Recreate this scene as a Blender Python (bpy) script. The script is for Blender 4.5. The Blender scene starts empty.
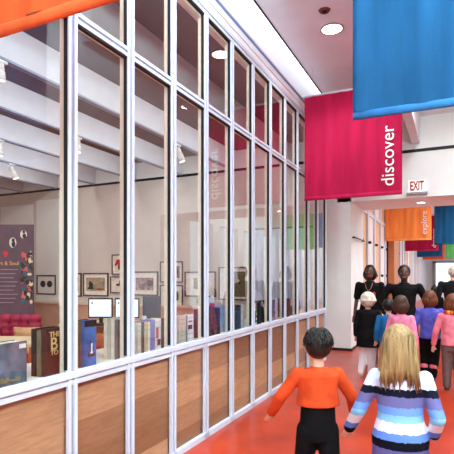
import bpy, bmesh, math, random
from mathutils import Vector, Matrix
random.seed(7)
PI = math.pi
C = bpy.context.scene.collection
SC = bpy.context.scene

# ------------------------------------------------------------------ materials
def lin(c):
    out = []
    for v in c:
        v = v / 255.0
        out.append(v / 12.92 if v <= 0.04045 else ((v + 0.055) / 1.055) ** 2.4)
    return tuple(out) + (1.0,)

def new_mat(name):
    m = bpy.data.materials.new(name); m.use_nodes = True
    nt = m.node_tree
    b = nt.nodes.get('Principled BSDF')
    return m, nt, b

MATS = {}
def mat(name, rgb, rough=0.6, metal=0.0, var=0.08, scale=12.0, bump=0.0, stretch=(1, 1, 1), spec=0.4):
    if name in MATS: return MATS[name]
    m, nt, b = new_mat(name)
    N, L = nt.nodes, nt.links
    tc = N.new('ShaderNodeTexCoord'); mp = N.new('ShaderNodeMapping'); mp.inputs['Scale'].default_value = stretch
    nz = N.new('ShaderNodeTexNoise'); nz.inputs['Scale'].default_value = scale; nz.inputs['Detail'].default_value = 4
    rp = N.new('ShaderNodeValToRGB')
    c = lin(rgb)
    rp.color_ramp.elements[0].position = 0.3; rp.color_ramp.elements[1].position = 0.7
    rp.color_ramp.elements[0].color = tuple(max(0, x * (1 - var * 2)) for x in c[:3]) + (1,)
    rp.color_ramp.elements[1].color = tuple(min(1, x * (1 + var)) for x in c[:3]) + (1,)
    L.new(tc.outputs['Object'], mp.inputs['Vector']); L.new(mp.outputs['Vector'], nz.inputs['Vector'])
    L.new(nz.outputs['Fac'], rp.inputs['Fac']); L.new(rp.outputs['Color'], b.inputs['Base Color'])
    b.inputs['Roughness'].default_value = rough; b.inputs['Metallic'].default_value = metal
    b.inputs['Specular IOR Level'].default_value = spec
    if bump:
        bp = N.new('ShaderNodeBump'); bp.inputs['Strength'].default_value = bump; bp.inputs['Distance'].default_value = 0.01
        L.new(nz.outputs['Fac'], bp.inputs['Height']); L.new(bp.outputs['Normal'], b.inputs['Normal'])
    MATS[name] = m
    return m

def emit(name, rgb, strength):
    if name in MATS: return MATS[name]
    m, nt, b = new_mat(name)
    b.inputs['Base Color'].default_value = lin(rgb)
    b.inputs['Emission Color'].default_value = lin(rgb); b.inputs['Emission Strength'].default_value = strength
    MATS[name] = m
    return m

def glass_mat():
    m, nt, b = new_mat('clear_glass')
    N, L = nt.nodes, nt.links
    N.remove(b)
    out = N.get('Material Output')
    tr = N.new('ShaderNodeBsdfTransparent'); tr.inputs['Color'].default_value = (0.97, 0.985, 0.98, 1)
    gl = N.new('ShaderNodeBsdfGlossy'); gl.inputs['Roughness'].default_value = 0.0
    gl.inputs['Color'].default_value = (0.95, 0.97, 1, 1)
    fr = N.new('ShaderNodeFresnel')
    # a solid pane of two parallel faces: the leaving face reflects as little as the entering one
    ge = N.new('ShaderNodeNewGeometry'); mr = N.new('ShaderNodeMapRange'); mr.inputs['To Min'].default_value = 1.52; mr.inputs['To Max'].default_value = 1 / 1.52
    L.new(ge.outputs['Backfacing'], mr.inputs['Value']); L.new(mr.outputs['Result'], fr.inputs['IOR'])
    mx = N.new('ShaderNodeMixShader')
    L.new(fr.outputs['Fac'], mx.inputs['Fac']); L.new(tr.outputs['BSDF'], mx.inputs[1]); L.new(gl.outputs['BSDF'], mx.inputs[2])
    L.new(mx.outputs['Shader'], out.inputs['Surface'])
    return m

def wood_panel_mat():
    """pale maple veneer laid in horizontal planks, each bay and each plank its own tone"""
    m, nt, b = new_mat('maple_veneer')
    N, L = nt.nodes, nt.links
    geo = N.new('ShaderNodeNewGeometry'); sep = N.new('ShaderNodeSeparateXYZ'); L.new(geo.outputs['Position'], sep.inputs['Vector'])
    def math_(op, a, v):
        n = N.new('ShaderNodeMath'); n.operation = op; L.new(a, n.inputs[0]); n.inputs[1].default_value = v; return n.outputs[0]
    fz = math_('FLOOR', math_('MULTIPLY', math_('ADD', sep.outputs['Z'], 0.03), 4.6), 0)
    fy = math_('FLOOR', math_('MULTIPLY', math_('ADD', sep.outputs['Y'], -2.18 + 58.36), 1 / 0.5836 / 2), 0)
    cb = N.new('ShaderNodeCombineXYZ'); L.new(fz, cb.inputs['X']); L.new(fy, cb.inputs['Y'])
    wn = N.new('ShaderNodeTexWhiteNoise'); wn.noise_dimensions = '3D'; L.new(cb.outputs['Vector'], wn.inputs['Vector'])
    mp = N.new('ShaderNodeMapping'); mp.inputs['Scale'].default_value = (1, 1.6, 14); L.new(geo.outputs['Position'], mp.inputs['Vector'])
    nz = N.new('ShaderNodeTexNoise'); nz.inputs['Scale'].default_value = 3.5; nz.inputs['Detail'].default_value = 6; nz.inputs['Distortion'].default_value = 0.8
    L.new(mp.outputs['Vector'], nz.inputs['Vector'])
    rp = N.new('ShaderNodeValToRGB'); e = rp.color_ramp.elements
    e[0].position = 0.0; e[0].color = lin((130, 86, 58)); e[1].position = 1.0; e[1].color = lin((194, 148, 112))
    L.new(wn.outputs['Value'], rp.inputs['Fac'])
    rp2 = N.new('ShaderNodeValToRGB'); e = rp2.color_ramp.elements
    e[0].position = 0.35; e[0].color = (0.80, 0.76, 0.72, 1); e[1].position = 0.65; e[1].color = (1, 1, 1, 1)
    L.new(nz.outputs['Fac'], rp2.inputs['Fac'])
    mx = N.new('ShaderNodeMixRGB'); mx.blend_type = 'MULTIPLY'; mx.inputs['Fac'].default_value = 1
    L.new(rp.outputs['Color'], mx.inputs['Color1']); L.new(rp2.outputs['Color'], mx.inputs['Color2'])
    L.new(mx.outputs['Color'], b.inputs['Base Color']); b.inputs['Roughness'].default_value = 0.45
    return m

def floor_mat():
    m, nt, b = new_mat('red_linoleum')
    N, L = nt.nodes, nt.links
    geo = N.new('ShaderNodeNewGeometry')
    nz = N.new('ShaderNodeTexNoise'); nz.inputs['Scale'].default_value = 2.2; nz.inputs['Detail'].default_value = 8
    L.new(geo.outputs['Position'], nz.inputs['Vector'])
    rp = N.new('ShaderNodeValToRGB'); e = rp.color_ramp.elements
    e[0].position = 0.3; e[0].color = lin((150, 40, 16)); e[1].position = 0.7; e[1].color = lin((188, 58, 26))
    L.new(nz.outputs['Fac'], rp.inputs['Fac']); L.new(rp.outputs['Color'], b.inputs['Base Color'])
    b.inputs['Roughness'].default_value = 0.28; b.inputs['Specular IOR Level'].default_value = 0.4
    return m

def fabric_mat(name, rgb, sheen=0.2):
    """woven banner cloth: fine weave, faint vertical creases"""
    if name in MATS: return MATS[name]
    m, nt, b = new_mat(name)
    N, L = nt.nodes, nt.links
    tc = N.new('ShaderNodeTexCoord')
    mp = N.new('ShaderNodeMapping'); mp.inputs['Scale'].default_value = (6, 6, 0.8); L.new(tc.outputs['Object'], mp.inputs['Vector'])
    nz = N.new('ShaderNodeTexNoise'); nz.inputs['Scale'].default_value = 1.5; nz.inputs['Detail'].default_value = 5; L.new(mp.outputs['Vector'], nz.inputs['Vector'])
    wv = N.new('ShaderNodeTexNoise'); wv.inputs['Scale'].default_value = 90; wv.inputs['Detail'].default_value = 2; L.new(tc.outputs['Object'], wv.inputs['Vector'])
    ad = N.new('ShaderNodeMath'); ad.operation = 'MULTIPLY_ADD'; ad.inputs[1].default_value = 0.35
    L.new(wv.outputs['Fac'], ad.inputs[0]); L.new(nz.outputs['Fac'], ad.inputs[2])
    rp = N.new('ShaderNodeValToRGB'); e = rp.color_ramp.elements; c = lin(rgb)
    e[0].position = 0.45; e[0].color = tuple(x * 0.8 for x in c[:3]) + (1,); e[1].position = 0.9; e[1].color = tuple(min(1, x * 1.12) for x in c[:3]) + (1,)
    L.new(ad.outputs[0], rp.inputs['Fac']); L.new(rp.outputs['Color'], b.inputs['Base Color'])
    b.inputs['Roughness'].default_value = 0.8; b.inputs['Specular IOR Level'].default_value = 0.15
    bp = N.new('ShaderNodeBump'); bp.inputs['Strength'].default_value = 0.25; bp.inputs['Distance'].default_value = 0.02
    L.new(nz.outputs['Fac'], bp.inputs['Height']); L.new(bp.outputs['Normal'], b.inputs['Normal'])
    MATS[name] = m
    return m

def stripe_mat(name, bands, axis='Z', rough=0.85):
    """knitted stripes: bands = [(start, rgb)...] along the object's own axis"""
    if name in MATS: return MATS[name]
    m, nt, b = new_mat(name)
    N, L = nt.nodes, nt.links
    tc = N.new('ShaderNodeTexCoord'); sep = N.new('ShaderNodeSeparateXYZ'); L.new(tc.outputs['Object'], sep.inputs['Vector'])
    nz = N.new('ShaderNodeTexNoise'); nz.inputs['Scale'].default_value = 60; L.new(tc.outputs['Object'], nz.inputs['Vector'])
    ma = N.new('ShaderNodeMath'); ma.operation = 'MULTIPLY_ADD'; ma.inputs[1].default_value = 0.02; L.new(nz.outputs['Fac'], ma.inputs[0]); L.new(sep.outputs[axis], ma.inputs[2])
    lo, hi = bands[0][0], bands[-1][0] + 0.05
    mr = N.new('ShaderNodeMapRange'); mr.inputs['From Min'].default_value = lo + 0.01; mr.inputs['From Max'].default_value = hi + 0.01
    L.new(ma.outputs[0], mr.inputs['Value'])
    rp = N.new('ShaderNodeValToRGB'); rp.color_ramp.interpolation = 'CONSTANT'
    el = rp.color_ramp.elements
    el[0].position = 0; el[0].color = lin(bands[0][1]); el.remove(el[1])
    for z, c in bands[1:]:
        e = el.new((z - lo) / (hi - lo)); e.color = lin(c)
    L.new(mr.outputs['Result'], rp.inputs['Fac']); L.new(rp.outputs['Color'], b.inputs['Base Color'])
    b.inputs['Roughness'].default_value = rough; b.inputs['Specular IOR Level'].default_value = 0.1
    MATS[name] = m
    return m

def art_mat(name, c1, c2, c3, scale=6):
    """a faded print: three inks in cloudy patches"""
    if name in MATS: return MATS[name]
    m, nt, b = new_mat(name)
    N, L = nt.nodes, nt.links
    tc = N.new('ShaderNodeTexCoord')
    nz = N.new('ShaderNodeTexNoise'); nz.inputs['Scale'].default_value = scale; nz.inputs['Detail'].default_value = 6; nz.inputs['Roughness'].default_value = 0.7
    L.new(tc.outputs['Object'], nz.inputs['Vector'])
    rp = N.new('ShaderNodeValToRGB'); el = rp.color_ramp.elements
    el[0].position = 0.36; el[0].color = lin(c1); el[1].position = 0.64; el[1].color = lin(c3)
    e = el.new(0.5); e.color = lin(c2)
    L.new(nz.outputs['Fac'], rp.inputs['Fac']); L.new(rp.outputs['Color'], b.inputs['Base Color']); b.inputs['Roughness'].default_value = 0.7
    MATS[name] = m
    return m

GLASS = glass_mat(); WOODP = wood_panel_mat(); FLOOR = floor_mat()
WHITE = mat('white_metal', (206, 213, 228), 0.35, 0, 0.02)
GROOVE = mat('rosy_groove', (150, 156, 176), 0.4, 0, 0.03)
BEIGE = mat('inner_frame', (236, 220, 198), 0.5, 0, 0.03)
BLACK = mat('black_gasket', (14, 13, 14), 0.6, 0, 0.05)
WALL = mat('white_wall', (232, 234, 232), 0.8, 0, 0.02, 2)
ROOMWALL = mat('greige_wall', (208, 196, 184), 0.85, 0, 0.03, 2)
CEIL = mat('pale_ceiling', (222, 234, 240), 0.85, 0, 0.02, 3)
BROWN = mat('brown_ceiling', (100, 54, 40), 0.7, 0, 0.10, 5)
BEAM = mat('grey_white_beam', (222, 222, 228), 0.7, 0, 0.03, 4)
PLASTER = mat('fascia_white', (238, 240, 246), 0.7, 0, 0.01, 3)
BLUETRIM = mat('blue_grey_trim', (120, 150, 205), 0.5, 0, 0.03)
CREAM = mat('cream_ledge', (226, 214, 200), 0.6, 0, 0.05, 8)
SKIN = mat('light_skin', (226, 172, 146), 0.55, 0, 0.05, 10)
DSKIN = mat('dark_skin', (84, 52, 38), 0.5, 0, 0.08, 10)
TAN = mat('tan_wood', (206, 160, 112), 0.5, 0, 0.12, 4, 0, (1, 1, 8))
PALEWOOD = mat('pale_wood', (232, 206, 164), 0.45, 0, 0.08, 4, 0, (1, 6, 1))
ORWOOD = mat('orange_wood', (176, 92, 48), 0.5, 0, 0.12, 4, 0, (1, 1, 8))
WLET = mat('white_lettering', (244, 240, 238), 0.7, 0, 0.01)

# ------------------------------------------------------------------ mesh builder
class MB:
    def __init__(s): s.bm = bmesh.new(); s.mi = 0
    def _mark(s, before):
        for f in s.bm.faces:
            if f not in before: f.material_index = s.mi
    def box(s, x0, x1, y0, y1, z0, z1, rot=None, org=None):
        vs = [s.bm.verts.new((x, y, z)) for x in (x0, x1) for y in (y0, y1) for z in (z0, z1)]
        for q in ((0, 1, 3, 2), (4, 6, 7, 5), (0, 4, 5, 1), (2, 3, 7, 6), (0, 2, 6, 4), (1, 5, 7, 3)):
            f = s.bm.faces.new([vs[i] for i in q]); f.material_index = s.mi
        if rot is not None:
            bmesh.ops.rotate(s.bm, verts=vs, cent=org or (0, 0, 0), matrix=rot)
        return vs
    def ring_loft(s, rings, cap=True):
        rows = [[s.bm.verts.new(p) for p in r] for r in rings]
        n = len(rows[0])
        for a, b in zip(rows, rows[1:]):
            for i in range(n):
                f = s.bm.faces.new((a[i], a[(i + 1) % n], b[(i + 1) % n], b[i])); f.material_index = s.mi; f.smooth = True
        if cap:
            f = s.bm.faces.new(rows[0][::-1]); f.material_index = s.mi
            f = s.bm.faces.new(rows[-1]); f.material_index = s.mi
    def tube(s, pts, rad, n=10, cap=True):
        pts = [Vector(p) for p in pts]
        rads = rad if isinstance(rad, (list, tuple)) else [rad] * len(pts)
        rings = []
        up = Vector((0, 0, 1))
        for i, p in enumerate(pts):
            d = (pts[min(i + 1, len(pts) - 1)] - pts[max(i - 1, 0)]).normalized()
            a = up if abs(d.dot(up)) < 0.95 else Vector((1, 0, 0))
            u = d.cross(a).normalized(); v = d.cross(u).normalized()
            rings.append([p + (u * math.cos(2 * PI * k / n) + v * math.sin(2 * PI * k / n)) * rads[i] for k in range(n)])
        s.ring_loft(rings, cap)
    def zloft(s, secs, n=20):
        s.ring_loft([[(c[0] + rx * math.cos(2 * PI * k / n), c[1] + ry * math.sin(2 * PI * k / n), c[2]) for k in range(n)] for c, rx, ry in secs])
    def ell(s, c, r, u=16, v=10, rot=None):
        M = Matrix.Translation(c) @ (rot.to_4x4() if rot else Matrix.Identity(4)) @ Matrix.Diagonal((r[0], r[1], r[2], 1))
        g = bmesh.ops.create_uvsphere(s.bm, u_segments=u, v_segments=v, radius=1, matrix=M)
        for f in {f for vv in g['verts'] for f in vv.link_faces}: f.material_index = s.mi; f.smooth = True
    def cap(s, p0, r0, p1, r1):
        s.ell(p0, (r0,) * 3, 12, 8); s.ell(p1, (r1,) * 3, 12, 8)
        s.tube([p0, p1], [r0, r1], 12)
    def disc(s, c, rx, rz, depth, n=24):
        """a flat ellipse in the XZ plane facing -Y"""
        s.ring_loft([[(c[0] + rx * math.cos(2 * PI * k / n), y, c[2] + rz * math.sin(2 * PI * k / n)) for k in range(n)] for y in (c[1], c[1] + depth)])
    def mesh(s, name):
        bmesh.ops.recalc_face_normals(s.bm, faces=s.bm.faces)
        me = bpy.data.meshes.new(name); s.bm.to_mesh(me); s.bm.free()
        return me
    def build(s, name, mats, parent=None, loc=None, bevel=0.0, seg=2):
        me = s.mesh(name)
        for m in (mats if isinstance(mats, (list, tuple)) else [mats]): me.materials.append(m)
        return link(name, me, parent, loc, bevel, seg)

def link(name, me, parent=None, loc=None, bevel=0.0, seg=2):
    o = bpy.data.objects.new(name, me); C.objects.link(o)
    if parent: o.parent = parent
    if loc: o.location = loc
    if bevel:
        b = o.modifiers.new('bevel', 'BEVEL'); b.width = bevel; b.segments = seg; b.limit_method = 'ANGLE'
    return o

def tag(o, label=None, cat=None, group=None, kind=None):
    if label: o['label'] = label
    if cat: o['category'] = cat
    if group: o['group'] = group
    if kind: o['kind'] = kind
    return o

def thing(name, label, cat, loc=(0, 0, 0), rz=0, group=None, kind=None):
    o = bpy.data.objects.new(name, None); C.objects.link(o)
    o.location = loc; o.rotation_euler = (0, 0, rz); o.empty_display_size = 0.1
    return tag(o, label, cat, group, kind)

def bx(name, dims, m, parent=None, loc=None, bevel=0.0):
    b = MB(); b.box(*dims); return b.build(name, m, parent, loc, bevel)

def struct(name, boxes, m, label, cat):
    b = MB()
    for d in boxes: b.box(*d)
    return tag(b.build(name, m), label, cat, kind='structure')

def text_verts(body, length=None, height=None, extrude=0.003, bold=0.0):
    cu = bpy.data.curves.new('t', 'FONT'); cu.body = body; cu.extrude = extrude; cu.offset = bold; cu.resolution_u = 4
    cu.align_x = 'CENTER'; cu.align_y = 'CENTER'
    o = bpy.data.objects.new('t', cu); C.objects.link(o)
    dg = bpy.context.evaluated_depsgraph_get()
    me = bpy.data.meshes.new_from_object(o.evaluated_get(dg))
    bpy.data.objects.remove(o); bpy.data.curves.remove(cu)
    xs = [v.co.x for v in me.vertices]; ys = [v.co.y for v in me.vertices]
    w, hh = max(xs) - min(xs), max(ys) - min(ys)
    cx, cy = (max(xs) + min(xs)) / 2, (max(ys) + min(ys)) / 2
    k = length / w if length else height / hh
    for v in me.vertices: v.co = Vector(((v.co.x - cx) * k, (v.co.y - cy) * k, v.co.z))
    return me
def text_obj(name, body, m, parent, frame, length=None, height=None, extrude=0.003, bold=0.0):
    """frame = (origin, x axis of the writing, y axis of the writing)"""
    me = text_verts(body, length, height, extrude, bold)
    o, ax, ay = (Vector(v) for v in frame); n = ax.cross(ay)
    for v in me.vertices: v.co = o + ax * v.co.x + ay * v.co.y + n * v.co.z
    me.materials.clear(); me.materials.append(m)
    return link(name, me, parent)

def blob(b, voxel, smooth=6):
    """fuse the overlapping solids of a builder into one continuous surface"""
    me = b.mesh('tmp')
    o = bpy.data.objects.new('tmp', me); C.objects.link(o)
    r = o.modifiers.new('r', 'REMESH'); r.mode = 'VOXEL'; r.voxel_size = voxel; r.use_smooth_shade = True
    if smooth:
        s = o.modifiers.new('s', 'SMOOTH'); s.factor = 0.5; s.iterations = smooth
    dg = bpy.context.evaluated_depsgraph_get()
    out = bpy.data.meshes.new_from_object(o.evaluated_get(dg))
    bpy.data.objects.remove(o); bpy.data.meshes.remove(me)
    out.materials.clear()
    return out

# ------------------------------------------------------------------ the setting
GX = -2.152          # hall face of the glazed partition
YE = 9.88            # face of the end wall
HC = 4.65            # hall ceiling
struct('floor', [(-13.6, 3.4, -5, 46, -0.1, 0)], FLOOR, 'glossy orange-red floor running the length of the hall', 'floor')
struct('ceiling', [(-2.01, 3.4, -5, YE, HC, HC + 0.12)], CEIL, 'pale pinkish flat ceiling over the hall with a dark edge along the glass', 'ceiling')
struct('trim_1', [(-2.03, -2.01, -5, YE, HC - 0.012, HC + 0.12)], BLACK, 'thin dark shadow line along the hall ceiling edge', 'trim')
struct('ceiling_2', [(-13.6, -2.3, -5, YE, 4.445, 4.55)], BROWN, 'reddish brown ceiling of the exhibit room behind the glass', 'ceiling')
struct('ceiling_3', [(-2.3, 3.4, 11.35, 46, 4.25, 4.35)], CEIL, 'white ceiling of the far corridor beyond the portal', 'ceiling')
struct('trim_2', [(-2.32, GX + 0.01, -5, YE, 4.10, 5.05), (-2.15, -1.9, -5, YE, 5.0, 5.05), (-1.95, -1.9, -5, YE, 4.77, 5.0)], PLASTER, 'brightly lit bluish white fascia above the glazed partition', 'trim')
struct('trim_3', [(GX + 0.01, GX + 0.035, -5, YE, 4.293, 4.30), (GX + 0.01, GX + 0.03, -5, YE, 4.325, 4.331)], BLUETRIM, 'pair of fine blue-grey lines along the fascia', 'trim')
struct('trim_4', [(GX + 0.01, GX + 0.045, -5, YE, 4.30, 4.325), (GX + 0.01, GX + 0.03, -5, YE, 4.20, 4.222)], PLASTER, 'raised white moulding along the fascia', 'trim')
struct('wall_end', [(-13.6, -2.2, YE, YE + 0.2, 0, 4.6), (-2.2, -1.92, YE, 11.35, 0, 4.65), (-2.2, 3.4, YE, 11.35, 3.085, 4.65), (2.3, 3.4, YE, 11.35, 0, 3.085)],
       WALL, 'white end wall with the wide portal to the far corridor', 'wall')
struct('trim_5', [(-13.6, 3.2, YE - 0.012, YE + 0.01, 3.965, 4.025)], BLACK, 'black strip standing for the shadow gap across the end wall', 'trim')  # thin black strip painted in for the dark shadow gap
struct('trim_6', [(-13.6, -2.45, YE - 0.02, YE - 0.001, 0.0, 3.955)], ROOMWALL, 'greige picture wall at the end of the exhibit room', 'wall')
struct('base_shadow_end', [(-2.45, -1.90, YE - 0.015, YE + 0.01, 0, 0.05), (-1.93, -1.905, YE, 11.35, 0, 0.05)], BLACK, 'black strip drawn as the shadow at the foot of the white portal pier', 'shadow_strip')  # black strips stand for the shadow along the pier's foot
struct('wall_left', [(-13.7, -13.5, -5, YE, 0, 4.6)], ROOMWALL, 'far side wall of the exhibit room', 'wall')
# hall right wall, daylight enters between its piers
rw = []
for y0, y1 in ((-3.4, -2.9), (-1.1, -0.6), (1.6, 4.3), (5.0, 7.4), (8.1, YE)): rw.append((3.2, 3.4, y0, y1, 0.9, 3.4))
rw += [(3.2, 3.4, -5, YE, 0, 0.9), (3.2, 3.4, -5, YE, 3.4, 4.75)]
struct('wall_right', rw, mat('brown_cladding', (134, 92, 72), 0.6, 0, 0.1, 3), 'brown clad wall on the right of the hall with tall openings', 'wall')
rc = [(2.6, 2.8, 11.35, 46, 0, 0.3), (2.6, 2.8, 11.35, 46, 3.2, 4.3)]
for k in range(18): rc.append((2.6, 2.8, 11.35 + k * 1.95, 11.35 + k * 1.95 + 0.5, 0.3, 3.2))
struct('wall_corridor_right', rc, WALL, 'white right wall of the far corridor with tall openings', 'wall')

# ceiling beams: bottom at 4.0 m
for i, (x, lb) in enumerate([(-3.24, 'nearest the glass'), (-4.60, 'second from the glass'), (-5.95, 'third from the glass'),
                             (-7.32, 'fourth from the glass'), (-8.68, 'fifth from the glass'), (-10.05, 'sixth from the glass'), (-11.4, 'farthest from the glass')]):
    r = thing('ceiling_beam', 'deep grey-white ceiling beam in the exhibit room, ' + lb, 'beam', (x, 0, 4.0), kind='structure')
    b = MB(); b.box(-0.06, 0, -5, YE - 0.03, 0.03, 0.445); b.build('beam_web', BEAM, r)
    b = MB(); b.box(-0.07, 0.010, -5, YE - 0.03, 0.0, 0.028); b.build('lighting_track', GROOVE, r)
r = thing('ceiling_beam', 'white ceiling beam over the hall meeting the end wall above the exit sign', 'beam', (-0.60, 0, 4.13), kind='structure')
bx('beam_web', (-0.14, 0, 4.0, YE - 0.02, 0, HC - 4.13), BEAM, r)

# ---------------------------------------------------------------- glazed partition, bay by bay
P0, PW = 2.18, 0.5836
ORD = ['first', 'second', 'third', 'fourth', 'fifth', 'sixth', 'seventh', 'eighth', 'ninth', 'tenth', 'eleventh', 'twelfth', 'thirteenth', 'fourteenth']
PROTO = {}
def bay(idx, y0, label):
    r = thing('window_%d' % idx, label, 'window', (GX, y0, 0), kind='structure')
    if not PROTO:
        W = PW
        def part(nm, boxes, m, bevel=0.0):
            b = MB()
            for d in boxes: b.box(*d)
            PROTO[nm] = (b.build(nm, m, r, None, bevel))
        pz = 4.05
        # the post at the near end of the bay
        part('post', [(0, 0.026, 0.0, 0.022, 0, pz), (0, 0.026, 0.050, 0.076, 0, pz)], WHITE, 0.002)
        part('post_groove', [(-0.01, 0.012, 0.02, 0.056, 0, pz)], GROOVE)
        part('gasket', [(-0.014, 0.014, -0.003, 0.001, 0.97, pz), (-0.012, 0.016, 0.076, W, 3.129, 3.142), (-0.012, 0.018, 0.076, W, pz - 0.022, pz - 0.006)], BLACK)
        part('inner_frame', [(-0.050, -0.014, 0.0, 0.076, 0.93, pz), (-0.050, -0.014, 0.076, W, 3.145, 3.20), (-0.050, -0.014, 0.076, W, pz - 0.04, pz)], BEIGE)
        part('transom', [(0, 0.022, 0.076, W, 3.142, 3.166), (0, 0.022, 0.076, W, 3.186, 3.212)], WHITE, 0.002)
        part('transom_groove', [(-0.01, 0.010, 0.076, W, 3.16, 3.19)], GROOVE)
        part('head_rail', [(0, 0.024, 0.0, W, pz - 0.005, pz + 0.03), (0, 0.018, 0.0, W, pz + 0.05, pz + 0.09)], WHITE, 0.002)
        part('sill_rail', [(-0.012, 0.030, 0.0, W, 0.915, 0.957), (-0.012, 0.020, 0.0, W, 0.873, 0.905), (-0.012, 0.008, 0.0, W, 0.90, 0.92)], WHITE, 0.003)
        part('base_rail', [(-0.012, 0.026, 0.0, W, 0.0, 0.055)], WHITE, 0.003)
        part('wood_panel', [(-0.035, -0.014, 0.0, W, 0.05, 0.90)], WOODP)
        b = MB(); b.box(-0.008, -0.002, 0.07, W + 0.004, 0.955, 3.145)
        PROTO['glass_pane'] = b.build('glass_pane', GLASS, r)
        b = MB(); b.box(-0.008, -0.002, 0.07, W + 0.004, 3.205, pz)
        PROTO['upper_glass_pane'] = b.build('upper_glass_pane', GLASS, r)
    else:
        for nm, o in PROTO.items():
            c = o.copy(); C.objects.link(c); c.parent = r
for i, k in enumerate(range(-3, 11)):
    where = 'outside the left edge of the view' if k < -1 else (ORD[k + 1] + ' from the left')
    bay(i + 1, P0 + k * PW, 'white-framed glazed bay over a maple panel, ' + (where if k >= -1 else where + ', ' + ['farther', 'nearer'][k + 3]))
ye = P0 + 11 * PW
r = thing('trim_7', 'white end post closing the glazed partition before the portal pier', 'trim', (GX, ye, 0), kind='structure')
bx('post', (-0.04, 0.022, 0, 0.06, 0, 4.14), WHITE, r); bx('gasket', (-0.012, 0.014, -0.004, 0, 0.97, 4.05), BLACK, r)

r = thing('display_ledge', 'long cream display ledge behind the glass carrying the old books', 'shelf', (-2.22, 0, 0.93))
bx('ledge_top', (-0.50, 0, -1.5, ye - 0.03, -0.03, 0), CREAM, r)
bx('ledge_back', (-0.50, -0.47, -1.5, ye - 0.03, -0.93, -0.03), WHITE, r)

# ---------------------------------------------------------------- corridor beyond the portal
KNOB = mat('black_fitting', (16, 14, 16), 0.4)
PEACH = mat('peach_wood', (236, 178, 134), 0.5, 0, 0.08, 3, 0, (1, 1, 6))
PINKW = mat('pinkish_panel', (240, 222, 218), 0.5, 0, 0.03, 3)
y = 11.36; n = 16; i = 0
while y < 45:
    w = 1.16
    r = thing('window_%d' % n, 'white-framed bay of the far corridor wall, ' + (ORD[i] if i < 14 else '%dth' % (i + 1)) + ' beyond the portal', 'window', (-2.05, y, 0), kind='structure')
    bx('post', (-0.05, 0.05, 0, 0.20, 0, 4.24), WHITE, r)
    bx('transom', (-0.05, 0.04, 0.20, w, 3.14, 3.24), WHITE, r)
    bx('wall_panel', (-0.05, 0.0, 0.20, w, 0.0, 3.14), [PEACH, PINKW, PEACH, PINKW, PINKW][i % 5], r)
    bx('upper_panel', (-0.05, 0.0, 0.20, w, 3.24, 4.24), [PEACH, PEACH, PINKW][i % 3], r)
    if i < 8:
        for z in (0.5, 1.56, 2.42):
            b = MB(); b.tube([(0.05, 0.1, z), (0.10, 0.1, z)], 0.035, 12); b.tube([(0.10, 0.1, z - .03), (0.10, 0.1, z + .03)], 0.025, 8)
            b.build('hinge', KNOB, r)
    y += w; n += 1; i += 1
r = thing('timber_post', 'tall orange-brown timber post against the far corridor wall', 'post', (-1.9, 17.4, 0), kind='structure')
b = MB(); b.box(-0.1, 0.1, -0.75, 0.75, 0, 4.24); b.build('post_shaft', mat('brown_timber', (186, 112, 62), 0.5, 0, 0.1, 4, 0, (1, 1, 8)), r, None, 0.02)
r = thing('push_bar', 'thin black bar across the white portal jamb', 'bar', (-1.92, 10.55, 2.36))
b = MB(); b.tube([(0.05, -0.55, 0), (0.05, 0.68, 0)], 0.014, 8)
b.build('rod', KNOB, r)
for yy in (-0.5, 0.62):
    b = MB(); b.tube([(0, yy, 0), (0.055, yy, 0)], 0.02, 12); b.build('bracket', KNOB, r)
struct('wall_far', [(-2.3, -1.62, 44, 44.3, 0, 4.3), (1.8, 2.8, 44, 44.3, 0, 4.3), (-1.62, 1.8, 44, 44.3, 2.75, 4.3)], WALL, 'white wall closing the far corridor around the glass doors', 'wall')
r = thing('door_1', 'bright glass doorway at the far end of the corridor', 'door', (0, 43.98, 0), kind='structure')
b = MB(); b.box(-1.66, -1.40, -0.08, 0.05, 0, 2.78); b.box(1.56, 1.82, -0.08, 0.05, 0, 2.78); b.box(-1.66, 1.82, -0.08, 0.05, 2.66, 2.80)
b.build('door_frame', mat('grey_frame', (168, 168, 178), 0.5), r)
bx('glass_pane', (-1.42, 1.58, 0.03, 0.04, 0, 2.68), GLASS, r)

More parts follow.
